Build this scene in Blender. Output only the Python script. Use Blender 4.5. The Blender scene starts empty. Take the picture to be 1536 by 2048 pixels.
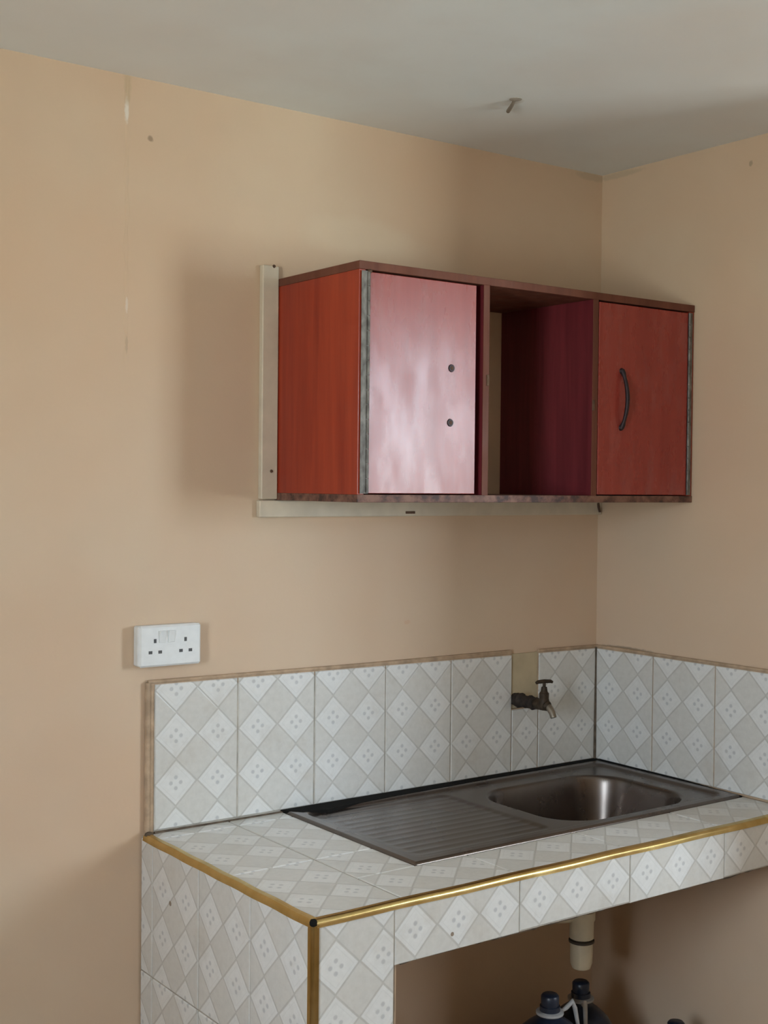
import bpy, math, random
from mathutils import Vector, Matrix
random.seed(7)
S = bpy.context.scene
C = S.collection
Z0 = 0.88            # floor at world z = 0; all coordinates below have z = 0 at the counter top

# ------------------------------------------------------------------ camera
yaw, pitch, roll, FPX = 0.6314, -0.0211, 0.0099, 2570.2551
CAM = Vector((-2.4972, -2.4429, 0.7352 + Z0))
fw = Vector((math.sin(yaw)*math.cos(pitch), math.cos(yaw)*math.cos(pitch), math.sin(pitch)))
rt = fw.cross(Vector((0, 0, 1))).normalized(); up = rt.cross(fw)
r2 = rt*math.cos(roll) + up*math.sin(roll); u2 = -rt*math.sin(roll) + up*math.cos(roll)
cd = bpy.data.cameras.new('camera'); cam = bpy.data.objects.new('camera', cd); C.objects.link(cam)
cam.matrix_world = Matrix(((r2.x, u2.x, -fw.x, CAM.x), (r2.y, u2.y, -fw.y, CAM.y), (r2.z, u2.z, -fw.z, CAM.z), (0, 0, 0, 1)))
cd.sensor_fit = 'VERTICAL'; cd.sensor_height = 24; cd.lens = FPX*24/2048; cd.clip_start = .05
S.camera = cam

# ------------------------------------------------------------------ daylight
W = bpy.data.worlds.new('overcast_sky'); S.world = W; W.use_nodes = True
n = W.node_tree.nodes; l = W.node_tree.links; n.clear()
tc = n.new('ShaderNodeTexCoord'); sx = n.new('ShaderNodeSeparateXYZ'); l.new(tc.outputs['Generated'], sx.inputs[0])
rp = n.new('ShaderNodeValToRGB'); rp.color_ramp.elements[0].position = .47; rp.color_ramp.elements[0].color = (.78, .83, .82, 1)
rp.color_ramp.elements[1].position = .53; rp.color_ramp.elements[1].color = (.775, .90, 1.07, 1)
mp = n.new('ShaderNodeMapRange'); mp.inputs['From Min'].default_value = -1; l.new(sx.outputs['Z'], mp.inputs['Value'])
l.new(mp.outputs[0], rp.inputs[0])
bg = n.new('ShaderNodeBackground'); l.new(rp.outputs[0], bg.inputs['Color']); bg.inputs['Strength'].default_value = 45.0
wo = n.new('ShaderNodeOutputWorld'); l.new(bg.outputs[0], wo.inputs[0])

def portal(name, loc, rot, sx_, sy_):
    d = bpy.data.lights.new(name, 'AREA'); d.shape = 'RECTANGLE'; d.size = sx_; d.size_y = sy_; d.cycles.is_portal = True
    o = bpy.data.objects.new(name, d); C.objects.link(o); o.location = loc; o.rotation_euler = rot
    return o
WX0, WX1, WZ0, WZ1 = 0.66, 1.44, 0.34, 1.38      # window in the front wall, out of frame
DY0, DY1, DZ0, DZ1 = -2.05, -1.45, 0.25, 1.20    # smaller window in the left wall, out of frame
RX0, RX1, RY0, H = -3.2, 2.6, -2.75, 1.569
STUB = -1.16                                     # the right wall ends here; the room goes on beyond it
portal('window_portal', ((WX0+WX1)/2, RY0-.12, (WZ0+WZ1)/2+Z0), (math.radians(90), 0, 0), WX1-WX0, WZ1-WZ0)
portal('side_portal', (RX0-.12, (DY0+DY1)/2, (DZ0+DZ1)/2+Z0), (0, math.radians(-90), 0), DZ1-DZ0, DY1-DY0)

vs = S.view_settings; vs.view_transform = 'Standard'; vs.look = 'None'; vs.gamma = 1; vs.use_curve_mapping = False
vs.exposure = -0.08

# ------------------------------------------------------------------ helpers
def link(name, verts, faces, mat, parent=None, uvs=None, smooth=False, label=None, kind=None):
    off = parent_world(parent)
    me = bpy.data.meshes.new(name)
    if parent is None:
        cx = sum(v[0] for v in verts)/len(verts); cy = sum(v[1] for v in verts)/len(verts); cz = min(v[2] for v in verts)
        org = Vector((cx, cy, cz))
    else: org = Vector((0, 0, 0)) + off
    me.from_pydata([(v[0]-org.x, v[1]-org.y, v[2]-org.z) for v in verts], [], faces)
    me.materials.append(mat)
    if uvs:
        ul = me.uv_layers.new(name='UVMap')
        for i, uv in enumerate(uvs): ul.data[i].uv = uv
    if smooth:
        for p in me.polygons: p.use_smooth = True
        if smooth is not True: me.set_sharp_from_angle(angle=math.radians(smooth))
    me.update()
    o = bpy.data.objects.new(name, me); C.objects.link(o)
    if parent is None: o.location = (org.x, org.y, org.z + Z0)
    else: o.parent = parent
    o['origin'] = [org.x, org.y, org.z]
    if label: o['label'] = label
    if kind: o['kind'] = kind
    return o
def parent_world(p):
    return Vector((0, 0, 0)) if p is None else Vector(p['origin'])
def thing(name, label, cat, loc, group=None):
    o = bpy.data.objects.new(name, None); C.objects.link(o); o.empty_display_size = .05
    o.location = (loc[0], loc[1], loc[2]+Z0); o['origin'] = list(loc); o['label'] = label; o['category'] = cat
    if group: o['group'] = group
    return o
def tag(o, label, cat, group=None):
    o['label'] = label; o['category'] = cat
    if group: o['group'] = group
    return o
class MB:
    def __init__(s): s.v = []; s.f = []
    def add(s, v, f):
        b = len(s.v); s.v += [tuple(x) for x in v]; s.f += [[i+b for i in q] for q in f]; return s
    def box(s, x0, x1, y0, y1, z0, z1, bev=0.0):
        if bev <= 0:
            v = [(x, y, z) for z in (z0, z1) for y in (y0, y1) for x in (x0, x1)]
            return s.add(v, [(0, 2, 3, 1), (4, 5, 7, 6), (0, 1, 5, 4), (2, 6, 7, 3), (0, 4, 6, 2), (1, 3, 7, 5)])
        # chamfered box: 24 vertices
        b = bev; v = []; idx = {}
        X = (x0, x1); Y = (y0, y1); Z = (z0, z1); sg = (1, -1)
        for i in (0, 1):
            for j in (0, 1):
                for k in (0, 1):
                    idx[i, j, k, 0] = len(v); v.append((X[i], Y[j]+sg[j]*b, Z[k]+sg[k]*b))
                    idx[i, j, k, 1] = len(v); v.append((X[i]+sg[i]*b, Y[j], Z[k]+sg[k]*b))
                    idx[i, j, k, 2] = len(v); v.append((X[i]+sg[i]*b, Y[j]+sg[j]*b, Z[k]))
        g = lambda i, j, k, a: idx[i, j, k, a]
        f = []
        for i in (0, 1): f.append([g(i, 0, 0, 0), g(i, 1, 0, 0), g(i, 1, 1, 0), g(i, 0, 1, 0)][::(-1 if i == 0 else 1)])
        for j in (0, 1): f.append([g(0, j, 0, 1), g(1, j, 0, 1), g(1, j, 1, 1), g(0, j, 1, 1)][::(1 if j == 0 else -1)])
        for k in (0, 1): f.append([g(0, 0, k, 2), g(1, 0, k, 2), g(1, 1, k, 2), g(0, 1, k, 2)][::(-1 if k == 0 else 1)])
        for i in (0, 1):
            for j in (0, 1): f.append([g(i, j, 0, 0), g(i, j, 0, 1), g(i, j, 1, 1), g(i, j, 1, 0)][::(1 if i == j else -1)])
            for k in (0, 1): f.append([g(i, 0, k, 0), g(i, 0, k, 2), g(i, 1, k, 2), g(i, 1, k, 0)][::(-1 if i == k else 1)])
        for j in (0, 1):
            for k in (0, 1): f.append([g(0, j, k, 1), g(0, j, k, 2), g(1, j, k, 2), g(1, j, k, 1)][::(1 if j == k else -1)])
        for i in (0, 1):
            for j in (0, 1):
                for k in (0, 1): f.append([g(i, j, k, 0), g(i, j, k, 1), g(i, j, k, 2)][::(-1 if (i+j+k) % 2 == 0 else 1)])
        return s.add(v, f)
    def tube(s, pts, rad, seg=16, cap=True, flat=1.0):
        pts = [Vector(p) for p in pts]
        rads = rad if isinstance(rad, (list, tuple)) else [rad]*len(pts)
        v = []; f = []
        ref = Vector((0, 0, 1)); 
        t0 = (pts[1]-pts[0]).normalized()
        if abs(t0.dot(ref)) > .9: ref = Vector((1, 0, 0))
        a = t0.cross(ref).normalized()
        for i, p in enumerate(pts):
            t = (pts[min(i+1, len(pts)-1)]-pts[max(i-1, 0)]).normalized()
            a = (a - t*a.dot(t)).normalized(); b = t.cross(a)
            for k in range(seg):
                an = 2*math.pi*k/seg; v.append(p + (a*math.cos(an)+b*math.sin(an)*flat)*rads[i])
        for i in range(len(pts)-1):
            for k in range(seg):
                f.append([i*seg+k, i*seg+(k+1) % seg, (i+1)*seg+(k+1) % seg, (i+1)*seg+k])
        if cap: f.append(list(range(seg))[::-1]); f.append([(len(pts)-1)*seg+k for k in range(seg)])
        return s.add(v, f)
    def lathe(s, c, prof, seg=32):      # prof: (radius, z)
        v = []; f = []
        for r, z in prof:
            for k in range(seg):
                an = 2*math.pi*k/seg; v.append((c[0]+r*math.cos(an), c[1]+r*math.sin(an), c[2]+z))
        for i in range(len(prof)-1):
            for k in range(seg): f.append([i*seg+k, i*seg+(k+1) % seg, (i+1)*seg+(k+1) % seg, (i+1)*seg+k])
        f.append(list(range(seg))[::-1]); f.append([(len(prof)-1)*seg+k for k in range(seg)])
        return s.add(v, f)
    def done(s, name, mat, parent=None, **kw): return link(name, s.v, s.f, mat, parent, **kw)

# ------------------------------------------------------------------ materials
class NT:
    def __init__(s, name):
        s.m = bpy.data.materials.new(name); s.m.use_nodes = True; s.n = s.m.node_tree.nodes; s.l = s.m.node_tree.links
        s.b = s.n['Principled BSDF']
    def node(s, t, ins=None, **kw):
        x = s.n.new(t)
        for k, v in kw.items(): setattr(x, k, v)
        for k, v in (ins or {}).items():
            if hasattr(v, 'links') or isinstance(v, bpy.types.NodeSocket): s.l.new(v, x.inputs[k])
            else: x.inputs[k].default_value = v
        return x
    def math(s, op, a, b=0.0, c=0.0, clamp=False):
        return s.node('ShaderNodeMath', {0: a, 1: b, 2: c}, operation=op, use_clamp=clamp).outputs[0]
    def noise(s, vec, scale, detail=3, rough=.5, dist=0.0):
        return s.node('ShaderNodeTexNoise', {'Vector': vec, 'Scale': scale, 'Detail': detail, 'Roughness': rough, 'Distortion': dist}).outputs[0]
    def ramp(s, fac, stops):
        r = s.node('ShaderNodeValToRGB', {0: fac}); e = r.color_ramp.elements
        while len(e) < len(stops): e.new(.5)
        for x, (p, c) in zip(e, stops): x.position = p; x.color = c if len(c) == 4 else (*c, 1)
        return r.outputs[0]
    def mix(s, fac, a, b):
        x = s.node('ShaderNodeMix', data_type='RGBA')
        for i, v in ((0, fac), (6, a), (7, b)):
            if isinstance(v, bpy.types.NodeSocket): s.l.new(v, x.inputs[i])
            else: x.inputs[i].default_value = v if i == 0 or len(v) == 4 else (*v, 1)
        return x.outputs[2]
    def coord(s, which='Object'): return s.node('ShaderNodeTexCoord').outputs[which]
    def pos(s): return s.node('ShaderNodeNewGeometry').outputs['Position']
    def scalev(s, vec, sc): return s.node('ShaderNodeVectorMath', {0: vec, 1: sc}, operation='MULTIPLY').outputs[0]
    def bump(s, h, strength=.3, dist=.002):
        s.l.new(s.node('ShaderNodeBump', {'Height': h, 'Strength': strength, 'Distance': dist}).outputs[0], s.b.inputs['Normal'])
    def set(s, **kw):
        for k, v in kw.items():
            k = k.replace('_', ' ')
            if isinstance(v, bpy.types.NodeSocket): s.l.new(v, s.b.inputs[k])
            else: s.b.inputs[k].default_value = v if not (isinstance(v, tuple) and len(v) == 3) else (*v, 1)
        return s.m
def mat_plain(name, col, rough=.5, metal=0.0, var=.12, scale=60, bump=0.0, spec=.5):
    t = NT(name); p = t.coord(); f = t.noise(p, scale, 4)
    d = tuple(c*(1-var) for c in col); u = tuple(min(1, c*(1+var)) for c in col)
    t.set(Base_Color=t.ramp(f, [(.3, d), (.7, u)]), Roughness=rough, Metallic=metal)
    t.b.inputs['Specular IOR Level'].default_value = spec
    if bump: t.bump(f, bump, .001)
    return t.m
def mat_wall(name, base, marks, ridge=False):
    t = NT(name); p = t.pos()
    big = t.noise(p, 1.6, 3, .55); med = t.noise(p, 7, 4, .6); fine = t.noise(p, 180, 3, .6)
    c1 = (base[0]*.985, base[1]*.93, base[2]*.90); c2 = (base[0]*1.01, base[1]*1.04, base[2]*1.06)
    col = t.ramp(big, [(.35, c1), (.65, c2)])
    col = t.mix(t.math('MULTIPLY', t.ramp(med, [(.45, (0, 0, 0)), (.75, (1, 1, 1))]), .35), col, tuple(c*.93 for c in base))
    for (axes, cx, cz, rx, rz, colm, amt) in marks:      # scuffs, stains and chips, each with its own outline
        s_ = t.node('ShaderNodeSeparateXYZ', {0: p}); A, B = s_.outputs[axes[0]], s_.outputs[axes[1]]
        dx = t.math('DIVIDE', t.math('SUBTRACT', A, cx), rx); dz = t.math('DIVIDE', t.math('SUBTRACT', B, cz), rz)
        d = t.math('SQRT', t.math('ADD', t.math('MULTIPLY', dx, dx), t.math('MULTIPLY', dz, dz)))
        d = t.math('ADD', d, t.math('MULTIPLY', t.math('SUBTRACT', t.noise(p, .6/max(min(rx, rz), .004), 3), .5), .9))
        m = t.math('MULTIPLY', t.ramp(d, [(.55, (1, 1, 1)), (1.0, (0, 0, 0))]), amt)
        col = t.mix(m, col, colm)
    t.set(Base_Color=col, Roughness=.6); t.b.inputs['Specular IOR Level'].default_value = .3
    h = t.math('ADD', t.math('MULTIPLY', med, 1.0), t.math('MULTIPLY', fine, .15))
    t.bump(h, .25, .004)
    return t.m
PEACH = (.65, .492, .348)
Zc = lambda z: z+Z0
M_wall_back = mat_wall('cream_wall_paint', PEACH, [
    (('X', 'Z'), -1.365, Zc(1.497), .006, .03, (.80, .74, .66), .8),
    (('X', 'Z'), -1.312, Zc(1.448), .008, .008, (.25, .17, .11), .7),
    (('X', 'Z'), -1.363, Zc(1.017), .004, .022, (.42, .31, .22), .5),
    (('X', 'Z'), -1.363, Zc(1.10), .004, .02, (.78, .70, .62), .5),
    (('X', 'Z'), -1.363, Zc(1.56), .01, .06, (.50, .38, .24), .5),
    (('X', 'Z'), -1.314, Zc(-.038), .006, .02, (.10, .06, .04), .9),
    (('X', 'Z'), -.78, Zc(1.31), .21, .05, (.70, .57, .42), .45),
    (('X', 'Z'), -.63, Zc(.406), .012, .006, (.60, .33, .20), .35),
    (('X', 'Z'), -1.318, Zc(-.30), .012, .30, (.52, .37, .25), .5),
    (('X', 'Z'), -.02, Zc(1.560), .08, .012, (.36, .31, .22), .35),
])
M_wall_right = mat_wall('cream_wall_paint_right', PEACH, [
    (('Y', 'Z'), -.474, Zc(1.508), .007, .008, (.35, .27, .18), .7),
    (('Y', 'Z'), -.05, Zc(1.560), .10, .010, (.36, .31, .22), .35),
    (('Y', 'Z'), -.10, Zc(.309), .11, .008, (.25, .19, .13), .7),
])
M_wall = mat_wall('cream_wall_paint_rear', PEACH, [])
M_ceil = mat_wall('white_ceiling_paint', (.83, .86, .86), [
    (('X', 'Y'), -.62, -.335, .02, .035, (.55, .50, .44), .5)])
t = NT('concrete_floor'); p = t.pos()
M_floor = t.set(Base_Color=t.ramp(t.noise(p, 4, 5), [(.3, (.25, .19, .15)), (.7, (.31, .25, .20))]), Roughness=.45)

def mat_tile(name):
    t = NT(name); uv = t.coord('UV'); s_ = t.node('ShaderNodeSeparateXYZ', {0: uv})
    a = t.math('SUBTRACT', t.math('FRACT', s_.outputs[0]), .5); b = t.math('SUBTRACT', t.math('FRACT', s_.outputs[1]), .5)
    aa = t.math('ABSOLUTE', a); ab = t.math('ABSOLUTE', b); d = t.math('ADD', aa, ab)
    white = t.math('LESS_THAN', d, .462)
    line = t.ramp(t.math('ABSOLUTE', t.math('SUBTRACT', d, .495)), [(.012, (1, 1, 1)), (.034, (0, 0, 0))])
    inner = t.ramp(t.math('ABSOLUTE', t.math('SUBTRACT', d, .37)), [(.006, (1, 1, 1)), (.02, (0, 0, 0))])
    # four soft dots, north east south west of each diamond's middle
    lx = t.math('SUBTRACT', t.math('MAXIMUM', aa, ab), .115); sx2 = t.math('MINIMUM', aa, ab)
    dd = t.math('SQRT', t.math('ADD', t.math('MULTIPLY', lx, lx), t.math('MULTIPLY', sx2, sx2)))
    dots = t.ramp(dd, [(.03, (1, 1, 1)), (.055, (0, 0, 0))])
    mott = t.noise(uv, 7, 4, .6)
    grey = t.ramp(mott, [(.3, (.61, .59, .545)), (.7, (.67, .65, .605))])
    wh = t.ramp(mott, [(.3, (.72, .71, .68)), (.7, (.78, .77, .74))])
    col = t.mix(white, grey, wh)
    col = t.mix(t.math('MULTIPLY', line, .42), col, (.40, .38, .345))
    col = t.mix(t.math('MULTIPLY', t.math('MULTIPLY', inner, white), .25), col, (.60, .59, .56))
    col = t.mix(t.math('MULTIPLY', t.math('MULTIPLY', dots, white), .6), col, (.42, .42, .42))
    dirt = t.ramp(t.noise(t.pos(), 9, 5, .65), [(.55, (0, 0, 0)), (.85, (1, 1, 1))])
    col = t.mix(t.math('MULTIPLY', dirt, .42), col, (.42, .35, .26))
    t.set(Base_Color=col, Roughness=.28)
    t.bump(t.math('SUBTRACT', t.math('MULTIPLY', white, .6), t.math('ADD', line, t.math('MULTIPLY', dots, .6))), .35, .0008)
    return t.m
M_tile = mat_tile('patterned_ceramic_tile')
M_grout = mat_plain('brown_cement_grout', (.46, .33, .22), .9, var=.2, scale=40, bump=.4, spec=.2)
M_pale = mat_plain('pale_grout', (.44, .40, .34), .9, var=.25, scale=30, spec=.2)
M_darkgrout = mat_plain('dark_stained_grout', (.12, .09, .065), .9, var=.4, scale=50, bump=.4, spec=.2)
M_cement = mat_plain('rough_cement', (.30, .23, .17), .95, var=.2, scale=25, bump=.5, spec=.2)
t = NT('brass_trim'); pz = t.pos(); f = t.noise(pz, 30, 4)
M_brass = t.set(Base_Color=t.ramp(f, [(.3, (.50, .36, .13)), (.7, (.66, .50, .22))]), Metallic=1.0, Roughness=t.ramp(t.noise(pz, 12, 3), [(.3, (.18,)*3), (.7, (.28,)*3)]))
M_black = mat_plain('black_gap', (.012, .011, .010), .9, spec=.1)

def mat_lam(name, lo, hi, rough, coat=0.0, scuff=0.0):
    t = NT(name); p = t.scalev(t.pos(), (1, 1, .06))
    g = t.noise(p, 45, 4, .6, .4); g2 = t.noise(p, 12, 3, .5)
    f = t.math('ADD', t.math('MULTIPLY', g, .55), t.math('MULTIPLY', g2, .45))
    col = t.ramp(f, [(.36, lo), (.64, hi)])
    rr = t.ramp(t.noise(t.scalev(t.pos(), (1, 1, .35)), 22, 4, .6), [(.3, (rough*.85,)*3), (.75, (rough*1.25,)*3)])
    if scuff:
        sc = t.ramp(t.noise(t.scalev(t.pos(), (1, 1, .3)), 26, 5, .65), [(.5, (0, 0, 0)), (.75, (1, 1, 1))])
        col = t.mix(t.math('MULTIPLY', sc, scuff), col, (.34, .20, .19))
    t.set(Base_Color=col, Roughness=rr)
    t.b.inputs['Coat Weight'].default_value = coat; t.b.inputs['Coat Roughness'].default_value = .24
    t.bump(g, .10, .0005); t.b.inputs['Specular IOR Level'].default_value = .42
    return t.m
M_lam = mat_lam('cherry_laminate', (.25, .022, .010), (.40, .050, .018), .36)
M_lamdoor = mat_lam('cherry_laminate_door', (.27, .035, .026), (.34, .052, .038), .27, coat=.05, scuff=.15)
M_lamshade = mat_lam('cherry_laminate_shaded', (.11, .014, .020), (.19, .026, .034), .40)  # divider laminate, the bay's shade put into a darker maroon
M_edge = mat_lam('brown_edge_banding', (.12, .040, .025), (.18, .065, .040), .6); M_edge.node_tree.nodes['Principled BSDF'].inputs['Specular IOR Level'].default_value = .25
M_chip = mat_plain('worn_chipboard', (.23, .13, .085), .85, var=.5, scale=50, bump=.4, spec=.2)
t = NT('worn_edge_banding'); q_ = t.pos(); w_ = t.noise(q_, 26, 5, .65)
M_edgeworn = t.set(Base_Color=t.ramp(w_, [(.40, (.05, .022, .018)), (.50, (.15, .065, .045)), (.60, (.22, .11, .075))]), Roughness=.6)
t = NT('galvanised_hinge'); f = t.noise(t.scalev(t.pos(), (1, 1, .6)), 70, 4)
M_hinge = t.set(Base_Color=t.ramp(f, [(.35, (.10, .09, .08)), (.65, (.25, .24, .22))]), Metallic=.2, Roughness=.6)
M_handle = mat_plain('dark_bronze', (.030, .018, .022), .5, .4, .2)
M_batten = mat_plain('cream_painted_batten', (.64, .56, .44), .6, 0, .08, 20, .3)
M_nail = mat_plain('rusty_nail', (.14, .08, .05), .8, .3, .3)
t = NT('dull_stainless_steel'); ps = t.pos(); stain = t.noise(ps, 6, 5, .6); st = t.noise(t.scalev(ps, (.08, 1, 1)), 160, 3)
M_steel = t.set(Base_Color=t.ramp(stain, [(.3, (.125, .095, .080)), (.7, (.165, .140, .122))]), Metallic=.85,
                Roughness=t.ramp(stain, [(.2, (.24,)*3), (.8, (.32,)*3)]))
t.bump(st, .05, .0006)
M_rusttap = mat_plain('tarnished_brass_tap', (.06, .04, .024), .6, .5, .4, 90, .5)
M_grimetap = mat_plain('grimy_pipe_wrap', (.028, .018, .012), .8, 0, .5, 120, .8)
M_zinc = mat_plain('dull_metal_spout', (.26, .22, .17), .45, .7, .2)
M_white = mat_plain('white_plastic', (.78, .79, .78), .35, 0, .03)
M_hole = mat_plain('socket_hole', (.10, .10, .10), .8)
M_pvc = mat_plain('cream_pvc', (.62, .55, .40), .45, 0, .1, 20)
M_rubber = mat_plain('dark_rubber_seal', (.06, .045, .03), .7)
M_jug = mat_plain('dark_blue_plastic', (.012, .018, .035), .35, 0, .2)
M_palep = mat_plain('pale_grey_plastic', (.42, .41, .40), .5, 0, .1)
M_alu = mat_plain('grey_steel_window_frame', (.30, .30, .30), .5, .4, .1)
t = NT('window_glass'); t.n.remove(t.b)
tr = t.node('ShaderNodeBsdfTransparent', {'Color': (.93, .95, .94, 1)}); gl = t.node('ShaderNodeBsdfGlossy', {'Roughness': .02})
mx = t.node('ShaderNodeMixShader', {0: .06, 1: tr.outputs[0], 2: gl.outputs[0]}); t.l.new(mx.outputs[0], t.n['Material Output'].inputs[0]); M_glass = t.m

# ------------------------------------------------------------------ room shell
T = .012             # plaster surface lies 12 mm behind the tile faces
FZ = -Z0; TH = .2
def struct(mb, name, mat, parent=None, **kw): return mb.done(name, mat, parent, kind='structure' if parent is None else None, **kw)
wall_back = struct(MB().box(RX0-TH, RX1+TH, T, T+TH, FZ, H), 'wall_back', M_wall_back)
wall_right = struct(MB().box(T, T+.15, STUB, T, FZ, H), 'wall_right', M_wall_right)
struct(MB().box(RX1, RX1+TH, RY0-TH, T, FZ, H), 'wall_far_right', M_wall)
m = MB(); m.box(RX0-TH, RX0, DY1, T, FZ, H); m.box(RX0-TH, RX0, RY0-TH, DY0, FZ, H); m.box(RX0-TH, RX0, DY0, DY1, DZ1, H); m.box(RX0-TH, RX0, DY0, DY1, FZ, DZ0)
struct(m, 'wall_left', M_wall)
m = MB(); m.box(RX0, WX0, RY0-TH, RY0, FZ, H); m.box(WX1, RX1, RY0-TH, RY0, FZ, H); m.box(WX0, WX1, RY0-TH, RY0, WZ1, H); m.box(WX0, WX1, RY0-TH, RY0, FZ, WZ0)
struct(m, 'wall_front', M_wall)
ceiling = struct(MB().box(RX0-TH, RX1+TH, RY0-TH, T+TH, H, H+.15), 'ceiling', M_ceil)
struct(MB().box(RX0-TH, RX1+TH, RY0-TH, T+TH, FZ-.15, FZ), 'floor', M_floor)
# steel window (outside the photograph's frame, it gives the light)
m = MB(); fy0, fy1 = RY0-.10, RY0-.06
for a, b in ((WX0, WX0+.03), (WX1-.03, WX1), ((WX0+WX1)/2-.012, (WX0+WX1)/2+.012)): m.box(a, b, fy0, fy1, WZ0, WZ1)
for a, b in ((WZ0, WZ0+.03), (WZ1-.03, WZ1)): m.box(WX0, WX1, fy0, fy1, a, b)
win = struct(m, 'window_1', M_alu)
MB().box(WX0+.02, WX1-.02, RY0-.082, RY0-.078, WZ0+.02, WZ1-.02).done('pane', M_glass, win)
m = MB(); fx0, fx1 = RX0-.10, RX0-.06
for a, b in ((DY0, DY0+.03), (DY1-.03, DY1), ((DY0+DY1)/2-.012, (DY0+DY1)/2+.012)): m.box(fx0, fx1, a, b, DZ0, DZ1)
for a, b in ((DZ0, DZ0+.03), (DZ1-.03, DZ1)): m.box(fx0, fx1, DY0, DY1, a, b)
win = struct(m, 'window_2', M_alu)
MB().box(RX0-.082, RX0-.078, DY0+.02, DY1-.02, DZ0+.02, DZ1-.02).done('pane', M_glass, win)
# shallow filled cable chase running up the back wall
pts = []; m = MB()
zz = [.98+.02*i for i in range(30)]
v = []; f = []
for i, z in enumerate(zz):
    w = .006+.002*math.sin(i*1.7); cx = -1.364+.0015*math.sin(i*.9)
    v += [(cx-w, T+.0005, z), (cx-w*.4, T-.0012, z), (cx+w*.4, T-.0012, z), (cx+w, T+.0005, z)]
    if i:
        for k in range(3): f.append([(i-1)*4+k, (i-1)*4+k+1, i*4+k+1, i*4+k])
v += [(x, T+.004, z) for z in (zz[0], zz[-1]) for x in (-1.37, -1.358)]
link('plaster_chase', v, f, M_wall_back, wall_back, smooth=True)

# ------------------------------------------------------------------ tiles
G = .0016; CH = .0016; TT = .007
def tile(parent, O, U, V, N, u0, u1, v0, v1, uo, vo, us=.1, vs_=.1, v1b=None, g=G):
    """tile face spans u0..u1, v0..v1 in the plane O + u U + v V, outward normal N; v1b = height at u1"""
    O, U, V, N = map(Vector, (O, U, V, N)); j = random.uniform(-.0004, .0004)
    if v1b is None: v1b = v1
    co = [(u0+g, v0+g), (u1-g, v0+g), (u1-g, v1b-g), (u0+g, v1-g)]
    inn = [(u0+g+CH, v0+g+CH), (u1-g-CH, v0+g+CH), (u1-g-CH, v1b-g-CH), (u0+g+CH, v1-g-CH)]
    ring = [(co, -TT), (co, -CH), (inn, 0)]
    v = []; uvp = []
    for c, d in ring:
        for (a, b) in c: v.append(O+U*a+V*b+N*(d+j)); uvp.append(((a+uo)/us, (b+vo)/vs_))
    f = [[8, 9, 10, 11]]
    for r in (0, 4):
        for k in range(4): f.append([r+k, r+(k+1) % 4, r+4+(k+1) % 4, r+4+k])
    f.append([3, 2, 1, 0])
    if U.cross(V).dot(N) < 0: f = [q[::-1] for q in f]
    uvs = [uvp[i] for q in f for i in q]
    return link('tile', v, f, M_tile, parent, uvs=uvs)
hb = lambda x: .303 - .0085*x
B = ((0, 0, 0), (1, 0, 0), (0, 0, 1), (0, -1, 0))
xs = [-1.3, -1.1, -.9, -.7, -.5, -.3, -.208, 0]
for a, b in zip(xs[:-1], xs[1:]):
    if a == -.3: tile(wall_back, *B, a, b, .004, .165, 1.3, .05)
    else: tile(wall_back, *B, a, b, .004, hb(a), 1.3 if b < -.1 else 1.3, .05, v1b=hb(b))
R_ = ((0, 0, 0), (0, -1, 0), (0, 0, 1), (-1, 0, 0))
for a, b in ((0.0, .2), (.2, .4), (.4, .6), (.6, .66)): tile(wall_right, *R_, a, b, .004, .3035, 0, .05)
MB().box(-.2995, -.2085, .0055, T-.0002, .167, .306).done('bare_plaster_patch', mat_plain('dirty_cream_plaster', (.50, .41, .27), .9, var=.12, scale=18, bump=.4, spec=.2), wall_back)
# cement bed showing round the tiles
m = MB(); y0 = .0035
m.box(-1.314, -.300, y0, T+.002, 0.0, .317); m.box(-.300, -.208, y0, T+.002, 0, .166); m.box(-.208, T, y0, T+.002, 0, .308)
bed = m.done('grout_bed', M_grout, wall_back)
MB().box(-1.2995, -.46, .0020, .0036, .002, .300).done('pale_joints', M_pale, wall_back)
# rounded top line of grout over the wall tiles
MB().tube([(-1.313, .006, .0), (-1.313, .006, .15), (-1.313, .006, .317)], .0065, 8).tube([(-1.313, .006, .318), (-.302, .006, .3095)], .0045, 8)\
    .tube([(-.206, .006, .3085), (T, .006, .307)], .0045, 8).done('grout_edge', M_grout, wall_back, smooth=50)
m = MB(); m.box(y0, T+.002, -.667, T, 0, .308); m.tube([(.006, T, .307), (.006, -.663, .307)], .0045, 8); m.done('grout_bed', M_grout, wall_right)
# dark grout in the corner and along the counter
MB().tube([(-.001, -.001, .0), (-.0005, -.0005, .15), (0, 0, .305)], [.0045, .004, .0025], 8).done('corner_joint', M_darkgrout, wall_back)

# ------------------------------------------------------------------ counter
D = .649; XL = -1.325
counter = thing('kitchen_counter', 'masonry kitchen counter clad in white diamond patterned tiles with gold edge trim', 'counter', (-.66, -.32, FZ))
e = TT+.0005; dz = -.109; PX = -1.146
m = MB()
for (a, b, c, d) in ((XL+e, -.965, -D+e, T-.0005), (-.965, -.56, -D+e, T-.0005), (-.56, T-.0005, -D+e, -.455), (-.56, -.075, -.085, T-.0005), (-.075, T-.0005, -.455, T-.0005)):
    m.box(a, b, c, d, dz+.003, -e)
m.done('slab', M_cement, counter)
MB().box(XL+e, PX+.0, -D+e, T-.0005, FZ, dz+.003).done('side_wall', M_cement, counter)
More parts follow.
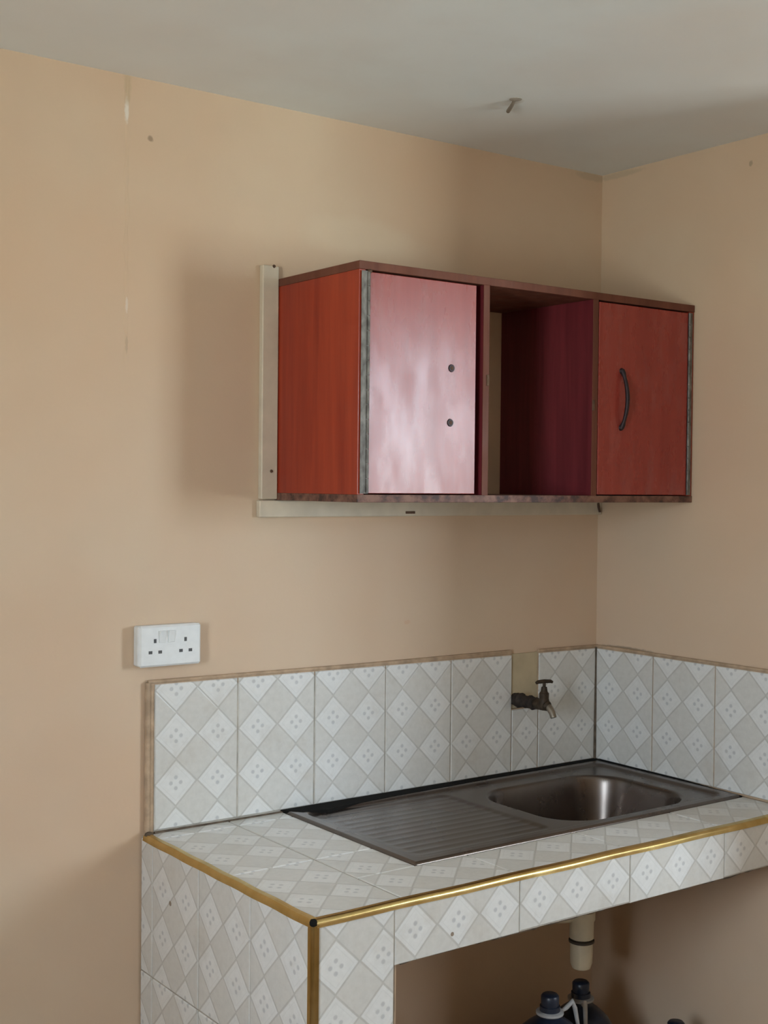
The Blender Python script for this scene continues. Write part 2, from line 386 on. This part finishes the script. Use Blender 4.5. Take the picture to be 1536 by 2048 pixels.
# top tiles
Tp = ((0, 0, 0), (1, 0, 0), (0, 1, 0), (0, 0, 1))
topt = [(XL+.006, -1.123, -D+.006, -.345), (XL+.006, -1.123, -.345, -.045), (XL+.006, -1.123, -.045, -.001),
        (-1.123, -.984, -.49, -.345), (-1.123, -.984, -.345, -.045), (-1.123, -.984, -.045, -.001),
        (-1.123, -.857, -D+.006, -.49), (-.857, -.557, -D+.006, -.49), (-.557, -.262, -D+.006, -.49), (-.262, 0, -D+.006, -.49)]
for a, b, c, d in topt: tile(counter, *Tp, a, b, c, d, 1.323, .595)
# front fascia
Fr = ((0, -D, 0), (1, 0, 0), (0, 0, 1), (0, -1, 0))
fx = [PX-.006, -.857, -.557, -.262, 0.0]
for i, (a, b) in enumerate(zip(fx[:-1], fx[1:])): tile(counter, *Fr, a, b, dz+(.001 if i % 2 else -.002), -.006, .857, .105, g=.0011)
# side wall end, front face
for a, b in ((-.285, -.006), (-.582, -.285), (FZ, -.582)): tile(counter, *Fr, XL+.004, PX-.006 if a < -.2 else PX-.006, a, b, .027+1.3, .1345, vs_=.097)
# side face
Sd = ((XL, 0, 0), (0, -1, 0), (0, 0, 1), (-1, 0, 0))
for a, b in ((-.009, .045), (.045, .245), (.245, .442), (.442, D-.004)):
    for c, d in ((-.285, -.006), (-.582, -.285), (FZ, -.582)): tile(counter, *Sd, a, b, c, d, -.343, .14)
# inner face of the side wall
m = MB().box(PX-.001, PX+.004, -D+.01, T, FZ, dz+.002).done('plaster_face', M_wall_right, counter)
# joints filled with grout just below the tile faces
m = MB()
m.box(XL+.0022, -.984, -D+.0022, -.0005, -e-.001, -.0024); m.box(-.984, -.0005, -D+.0022, -.4885, -e-.001, -.0024)
m.box(XL+.0022, -.0005, -D+.0022, -D+e+.002, dz, -.004); m.box(XL+.0022, PX-.007, -D+.0022, -D+e+.002, FZ, dz)
m.box(XL+.0022, XL+e+.002, -D+.0022, T-.003, FZ, -.004)
m.done('grout', M_pale, counter)
m = MB(); m.tube([(-1.30, -.002, .0005), (-1.1, -.002, .0), (-.985, -.002, .0)], [.004, .003, .003], 8).done('dark_joint', M_darkgrout, counter)
m = MB()
ce = [(PX+.01+i*.02, -D+.006, dz-.0005+random.uniform(-.0015, .0015)) for i in range(58)]
m.tube([p_ for p_ in ce if p_[0] < -.002], [random.uniform(.0015, .0042) for p_ in ce if p_[0] < -.002], 6)
m.done('cement_edge', M_darkgrout, counter)
# quarter-round gold trims
def trim(axis, a0, a1, name='edge_trim'):
    r = .0105; prof = []
    for k in range(9):
        an = math.pi/2*k/8; rr = r*(1.0 + (.06 if k in (3, 5) else (-.03 if k == 4 else 0)))
        prof.append((rr*math.cos(an), rr*math.sin(an)))
    prof = [(r+.0006, -.003)] + prof + [(-.003, r+.0006)] + [(-.003, -.001), (-.001, -.003)]
    v = []; f = []; n_ = len(prof); segs = 24
    for i in range(segs+1):
        s_ = a0+(a1-a0)*i/segs; w = .0005*math.sin(i*1.3+a0*7)
        for (p, q) in prof:
            if axis == 'x': v.append((s_, -D+r-.0015-p+w*.3, -r+.003+q+w))
            elif axis == 'y': v.append((XL+r-.0015-p+w*.3, s_, -r+.003+q+w))
            else: v.append((XL+r-.0015-p, -D+r-.0015-q, s_))
    for i in range(segs):
        for k in range(n_): f.append([i*n_+k, i*n_+(k+1) % n_, (i+1)*n_+(k+1) % n_, (i+1)*n_+k])
    f.append(list(range(n_))); f.append([segs*n_+k for k in range(n_)])
    me = link(name, v, f, M_brass, counter, smooth=60); return me
trim('x', XL+.008, -.001); trim('y', -D+.008, -.002); trim('z', FZ, -.006)
MB().lathe((XL+.004, -D+.004, -.008), [(.004, 0), (.0065, .002), (.0068, .007), (.005, .011), (.002, .012)], 12).done('trim_joint', M_black, counter, smooth=50)
MB().lathe((XL+.010, -.008, -.004), [(.007, 0), (.010, .003), (.009, .008), (.004, .011)], 9).done('trim_joint', M_darkgrout, counter, smooth=50)
# chips in the tiles
for (x, y, z, r) in ((-1.022, -D-.0003, -.080, .0045), (XL-.0003, -.126, -.109, .006)):
    v = []; 
    if y < -.5: MB().tube([(x, y+.001, z), (x, y, z)], [r, r*.8], 7).done('chip', M_cement, counter)
    else: MB().tube([(x+.001, y, z), (x, y-.0, z)], [r*1.1, r*.8], 7).done('chip', M_cement, counter)

# ------------------------------------------------------------------ sink
sink = thing('kitchen_sink', 'stained stainless steel kitchen sink with ribbed drainboard let into the tiled counter', 'sink', (-.49, -.25, 0))
SX0, SX1, SY0, SY1 = -.985, -.002, -.489, -.013
def smooth(a, b, x):
    t_ = max(0, min(1, (x-a)/(b-a))); return t_*t_*(3-2*t_)
def sd_box(x, y, cx, cy, hx, hy, r):
    qx = abs(x-cx)-hx+r; qy = abs(y-cy)-hy+r
    return math.hypot(max(qx, 0), max(qy, 0))+min(max(qx, qy), 0)-r
BC = (-.305, -.268); BH = (.215, .168)
def hz(x, y):
    z = .0045
    edge = min(x-SX0, SX1-x, y-SY0, SY1-y)
    z -= .006*(1-smooth(0, .006, edge))
    # pressed field of the plate
    d = sd_box(x, y, (SX0+SX1)/2, (SY0+SY1)/2, (SX1-SX0)/2-.026, (SY1-SY0)/2-.026, .03)
    z -= .0065*(1-smooth(-.014, 0, d))
    # drainboard: sloping channels
    dd = sd_box(x, y, -.755, -.25, .19, .19, .03)
    if dd < 0:
        k = smooth(0, .02, -dd); z += k*(.0008*(0.5+.5*math.cos((y+.25)*2*math.pi/.031))**2 - .0015 - .002*smooth(-.95, -.56, x))
    # bowl
    d = sd_box(x, y, BC[0], BC[1], BH[0], BH[1], .105)
    if d < .006:
        z -= .004*(1-smooth(-.004, .006, d))
        t_ = max(0, -d-.001)
        z -= .150*(1-math.exp(-(t_/.021)**1.5)) + .012*smooth(.03, .17, t_)
    return z
NX, NY = 330, 165; v = []; f = []
for j in range(NY+1):
    for i in range(NX+1):
        x = SX0+(SX1-SX0)*i/NX; y = SY0+(SY1-SY0)*j/NY; v.append((x, y, hz(x, y)))
for j in range(NY):
    for i in range(NX):
        a = j*(NX+1)+i; f.append([a, a+1, a+NX+2, a+NX+1])
plate = link('sink_plate', v, f, M_steel, sink, smooth=True)
md = plate.modifiers.new('sheet', 'SOLIDIFY'); md.thickness = .0012; md.offset = -1
zb = hz(BC[0], BC[1])
MB().lathe((BC[0], BC[1], zb), [(.040, .0002), (.040, .0022), (.034, .003), (.030, .0005), (.010, .0), (.004, .001)], 32).done('strainer', M_steel, sink, smooth=40)
m = MB()
for k in range(8):
    an = k*math.pi/4; m.lathe((BC[0]+.020*math.cos(an), BC[1]+.020*math.sin(an), zb+.0006), [(.0035, 0), (.0034, .0004)], 8)
m.done('strainer_holes', M_black, sink)
# black strip painted as the shadowed gap behind the sink, wide at its left end
v = [(-.990, -.0005, 0), (-.86, -.0005, 0), (-.4, -.0005, 0), (-.002, -.0005, 0), (-.002, -.018, 0), (-.4, -.024, 0), (-.80, -.042, 0), (-.90, -.055, 0), (-.955, -.040, 0)]
k = len(v); v2 = [(a, b, .0058) for a, b, c in v] + [(a, b, -.006) for a, b, c in v]
f = [list(range(k))[::-1], [k+i for i in range(k)]] + [[i, (i+1) % k, k+(i+1) % k, k+i] for i in range(k)]
link('gap_strip', v2, f, M_black, sink)
MB().tube([(-.004, -.02, .004), (-.003, -.3, .004), (-.005, -.49, .001)], [.004, .003, .002], 8).done('gap_strip', M_black, sink)

# drain trap under the bowl
trap = thing('drain_trap', 'cream plastic bottle trap hanging below the sink under the counter', 'drain pipe', (BC[0]-.015, BC[1], -.40))
tx, ty = BC[0]-.005, BC[1]
MB().lathe((tx, ty, 0), [(.022, -.285), (.022, -.168)], 24).lathe((tx, ty, 0), [(.034, -.19), (.036, -.186), (.036, -.170), (.030, -.166)], 24).done('tail_pipe', M_pvc, trap, smooth=40)
MB().lathe((tx, ty, 0), [(.020, -.345), (.029, -.340), (.029, -.300), (.032, -.296), (.032, -.276), (.024, -.270)], 24).done('trap_nut', M_pvc, trap, smooth=40)
MB().lathe((tx, ty, 0), [(.026, -.352), (.0305, -.350), (.0305, -.345), (.026, -.343)], 24).done('seal_ring', M_rubber, trap, smooth=40)
MB().lathe((tx, ty, 0), [(.012, -.417), (.022, -.412), (.0265, -.40), (.0275, -.352), (.026, -.350)], 24).done('trap_cup', M_pvc, trap, smooth=40)
pts = [(tx, ty, -.285), (tx-.05, ty+.02, -.285), (tx-.08, ty+.05, -.285), (tx-.085, ty+.12, -.287), (tx-.085, T-.001, -.29)]
MB().tube(pts, .017, 16).done('outlet_pipe', M_pvc, trap, smooth=40)

# ------------------------------------------------------------------ tap
tap = thing('wall_tap', 'old tarnished brass bib tap on the tiled wall above the sink', 'tap', (-.288, -.06, .15))
tX, tZ = -.287, .190
pts = []; rr = []
for i in range(15):
    y = T-.002-i*.0062; pts.append((tX+.001*math.sin(i*2.1), y, tZ+.0012*math.cos(i*1.3))); rr.append(.0152+.0022*math.sin(i*2.7)+(.002 if 1 < i < 6 else 0))
MB().tube(pts, rr, 14).done('pipe', M_grimetap, tap, smooth=60)
m = MB()
m.tube([(tX, -.070, tZ), (tX, -.078, tZ), (tX, -.10, tZ), (tX, -.118, tZ), (tX, -.124, tZ)], [.012, .0135, .0135, .0125, .006], 14)
m.lathe((tX, -.104, tZ), [(.0125, -.010), (.0145, -.004), (.0145, .008), (.012, .018), (.0125, .020), (.0125, .030), (.009, .034), (.007, .046)], 12)
m.done('body', M_rusttap, tap, smooth=40)
MB().tube([(tX, -.104, tZ+.040), (tX, -.104, tZ+.058)], .004, 10).done('stem', M_rusttap, tap, smooth=40)
MB().tube([(tX-.023, -.099, tZ+.0565), (tX-.018, -.100, tZ+.059), (tX, -.104, tZ+.060), (tX+.018, -.108, tZ+.059), (tX+.023, -.109, tZ+.0565)], [.0035, .0045, .005, .0045, .0035], 10)\
    .done('tee_handle', M_rusttap, tap, smooth=40)
MB().tube([(tX, -.112, tZ+.004), (tX, -.122, tZ-.003), (tX, -.134, tZ-.015), (tX, -.139, tZ-.026)], [.0075, .0085, .0085, .0080], 12).done('spout', M_zinc, tap, smooth=40)

# ------------------------------------------------------------------ wall cabinet
CY = -.31; CXL = -1.005; ZB, ZT = .699, 1.188; P = .018
cab = thing('wall_cabinet', 'red cherry laminate wall cabinet with two doors and an open middle bay', 'cabinet', (-.5, -.15, ZB))
cb = T-.001; XR = T-.0015
MB().box(CXL-.001, XR, CY-.002, cb, ZT-.017, ZT, .0008).done('top_panel', M_edge, cab)
MB().box(CXL-.001, XR, CY-.002, cb, ZB, ZB+.016, .0008).done('bottom_panel', M_edgeworn, cab)
for a, b, nme in ((CXL, CXL+.016, 'side_panel'), (XR-.016, XR-.001, 'side_panel')): MB().box(a, b, CY, cb, ZB+.016, ZT-.017, .0005).done(nme, M_lam, cab)
for cx in (-.667, -.333): MB().box(cx-.008, cx+.008, CY, cb, ZB+.016, ZT-.017, .0005).done('divider', M_lamshade, cab)
for cx in (-.667, -.333): MB().box(cx-.0085, cx+.0085, CY-.0015, CY+.0005, ZB+.016, ZT-.017, .0004).done('edge_band', M_edge, cab)
# magnetic catches / bolt marks on the divider edges
for cx, z in ((-.662, .965), (-.338, .925)): MB().box(cx-.004, cx+.003, CY-.004, CY, z-.012, z+.012, .001).done('catch', M_nail, cab)
# hole-cutting helper: door as box, holes as recessed rings
dl = MB().box(-.980, -.697, CY-.002, CY+.014, ZB+.0185, ZT-.021, .001).done('door', M_lamdoor, cab, label='left door, pale with window glare, its handle missing')
for x, z in ((-.765, .985), (-.767, .869)):
    MB().tube([(x, CY-.0022, z), (x, CY-.0042, z)], [.0085, .0075], 18).done('washer', M_handle, dl, smooth=40)
    MB().tube([(x, CY-.0040, z), (x, CY-.0050, z)], [.0042, .0036], 12).done('screw', M_nail, dl, smooth=40)
dr = MB().box(-.322, -.013, CY-.002, CY+.014, ZB+.0185, ZT-.021, .001).done('door', M_lamdoor, cab, label='right door with dark bow handle')
hp = []; hr = []
for i in range(17):
    s_ = i/16; z = 1.012-.138*s_; bow = math.sin(math.pi*s_); hp.append((-.2465+.004*bow, CY-.004-.015*bow**.8, z)); hr.append(.0036+.0016*bow+(.002 if i in (0, 1, 15, 16) else 0))
MB().tube(hp, hr, 10).done('handle', M_handle, dr, smooth=50)
for z in (1.010, .876): MB().tube([(-.2465, CY-.002, z), (-.2465, CY-.007, z)], [.0075, .0055], 12).done('handle_foot', M_handle, dr, smooth=50)
# piano hinges
def hinge(x0, x1, xk):
    m = MB().box(x0, x1, CY-.0036, CY-.0018, ZB+.018, ZT-.020, .0003)
    h = m.done('hinge', M_hinge, cab); k = MB(); n_ = 15; L = (ZT-ZB-.04)/n_
    for i in range(n_): z = ZB+.019+i*L; k.tube([(xk, CY-.0046, z+.001), (xk, CY-.0046, z+L-.001)], .0030, 8)
    k.done('knuckles', M_hinge, h, smooth=50)
hinge(-1.001, -.981, -.984); hinge(-.012, .002, -.010)
for x, y, z in ((-.981, CY-.003, ZT-.020),): MB().lathe((x, y, z-.004), [(.003, 0), (.005, .003), (.005, .006), (.002, .008)], 8).done('screw', M_nail, cab)

# battens the cabinet is fixed against
b1 = thing('wall_batten', 'cream painted upright batten on the wall at the left of the red cabinet', 'batten', (-1.026, 0, .70))
MB().box(-1.048, -1.0065, -.004, T-.0005, .701, 1.215, .002).done('board', M_batten, b1)
for x, z in ((-1.020, 1.214), (-1.023, .763)): MB().tube([(x, -.0035, z), (x, -.0065, z)], [.004, .0028], 10).done('nail', M_nail, b1)
b2 = thing('wall_batten', 'long cream painted horizontal batten on the wall under the red cabinet', 'batten', (-.52, 0, .66))
MB().box(-1.052, T-.001, -.004, T-.0005, .661, .6985, .002).done('board', M_batten, b2)
MB().box(-.650, -.622, -.0055, -.0035, .667, .673, .0006).done('nail', M_nail, b2)
MB().tube([(-.004, -.003, .692), (-.003, -.010, .668)], [.004, .003], 8).done('nail', M_nail, b2)

# ------------------------------------------------------------------ double socket
so = thing('double_socket', 'white double three pin wall socket beside the tiled splashback', 'socket', (-1.274, 0, .355))
sf = -.021; bx = MB().box(-1.344, -1.204, -.012, T-.0005, .354, .438, .003).done('back_box', M_white, so)
MB().box(-1.345, -1.203, sf, -.0115, .353, .439, .004).done('faceplate', M_white, so)
for dx in (-1.309, -1.239):
    for ox, oz, w, h_ in ((-.001, .407, .0030, .0042), (-.0115, .3835, .0042, .0032), (.0105, .3835, .0042, .0032)):
        MB().box(dx+ox-w, dx+ox+w, sf-.0004, sf+.002, oz-h_, oz+h_, .0002).done('pin_hole', M_hole, so)
for dx in (-1.2935, -1.2730):
    v = [(dx-.0075, sf+.001, .402), (dx+.0075, sf+.001, .402), (dx+.0075, sf+.001, .428), (dx-.0075, sf+.001, .428),
         (dx-.0068, sf-.0010, .403), (dx+.0068, sf-.0010, .403), (dx+.0068, sf-.0045, .4275), (dx-.0068, sf-.0045, .4275)]
    link('rocker', v, [(4, 5, 6, 7), (0, 1, 5, 4), (1, 2, 6, 5), (2, 3, 7, 6), (3, 0, 4, 7), (3, 2, 1, 0)], M_white, so)

# ------------------------------------------------------------------ ceiling hook stub
hk = thing('ceiling_hook', 'small rusty hook stub in the white ceiling near the corner', 'hook', (-.62, -.335, H-.02))
MB().lathe((-.63, -.355, H), [(.006, -.002), (.014, -.001), (.014, .0)], 12).done('plate', mat_plain('dull_grey_plate', (.42, .38, .33), .7), hk)
MB().tube([(-.628, -.350, H), (-.626, -.340, H-.008), (-.618, -.322, H-.012), (-.606, -.304, H-.010), (-.600, -.296, H-.006)], [.003, .004, .0045, .0045, .003], 8).done('hook', mat_plain('grey_rust', (.22, .18, .14), .7), hk, smooth=50)

# ------------------------------------------------------------------ jugs under the counter
def jug(x, y, top, R1, label, handle_dir, name='plastic_jug'):
    hgt = top-FZ
    o = thing(name, label, 'jug', (x, y, FZ), 'dark jugs under the counter')
    c = (x, y, FZ)
    prof = [(R1*.86, 0), (R1*.97, .008), (R1, .03), (R1, hgt-.19), (R1*.97, hgt-.15), (R1*.88, hgt-.115), (R1*.72, hgt-.088), (R1*.50, hgt-.068), (R1*.33, hgt-.056), (.024, hgt-.050), (.023, hgt-.026)]
    MB().lathe(c, prof, 48).done('body', M_jug, o, smooth=50)
    MB().lathe(c, [(.026, hgt-.046), (.0315, hgt-.044), (.0315, hgt-.039), (.024, hgt-.037)], 32).done('collar', M_palep, o, smooth=50)
    MB().lathe(c, [(.020, hgt-.034), (.0215, hgt-.030), (.0195, hgt-.026), (.0205, hgt-.022), (.0205, hgt-.004), (.017, hgt)], 24).done('cap', M_jug, o, smooth=50)
    a = handle_dir; dx, dy = math.cos(a), math.sin(a)
    p = [(x+dx*r, y+dy*r, FZ+hgt+z) for r, z in ((.030, -.045), (.045, -.040), (.062, -.028), (.070, -.045), (.082, -.10))]
    MB().tube(p, [.004, .0055, .006, .0055, .004], 10).done('handle', M_palep, o, smooth=50)
    return o
jug(-.475, -.335, -.417, .102, 'dark blue round jug standing left under the counter', -.15)
jug(-.292, -.250, -.455, .094, 'dark blue round jug standing right behind the other under the counter', -2.2)
jug(-.145, -.420, -.530, .075, 'smaller dark jug at the far right under the counter', 2.8)
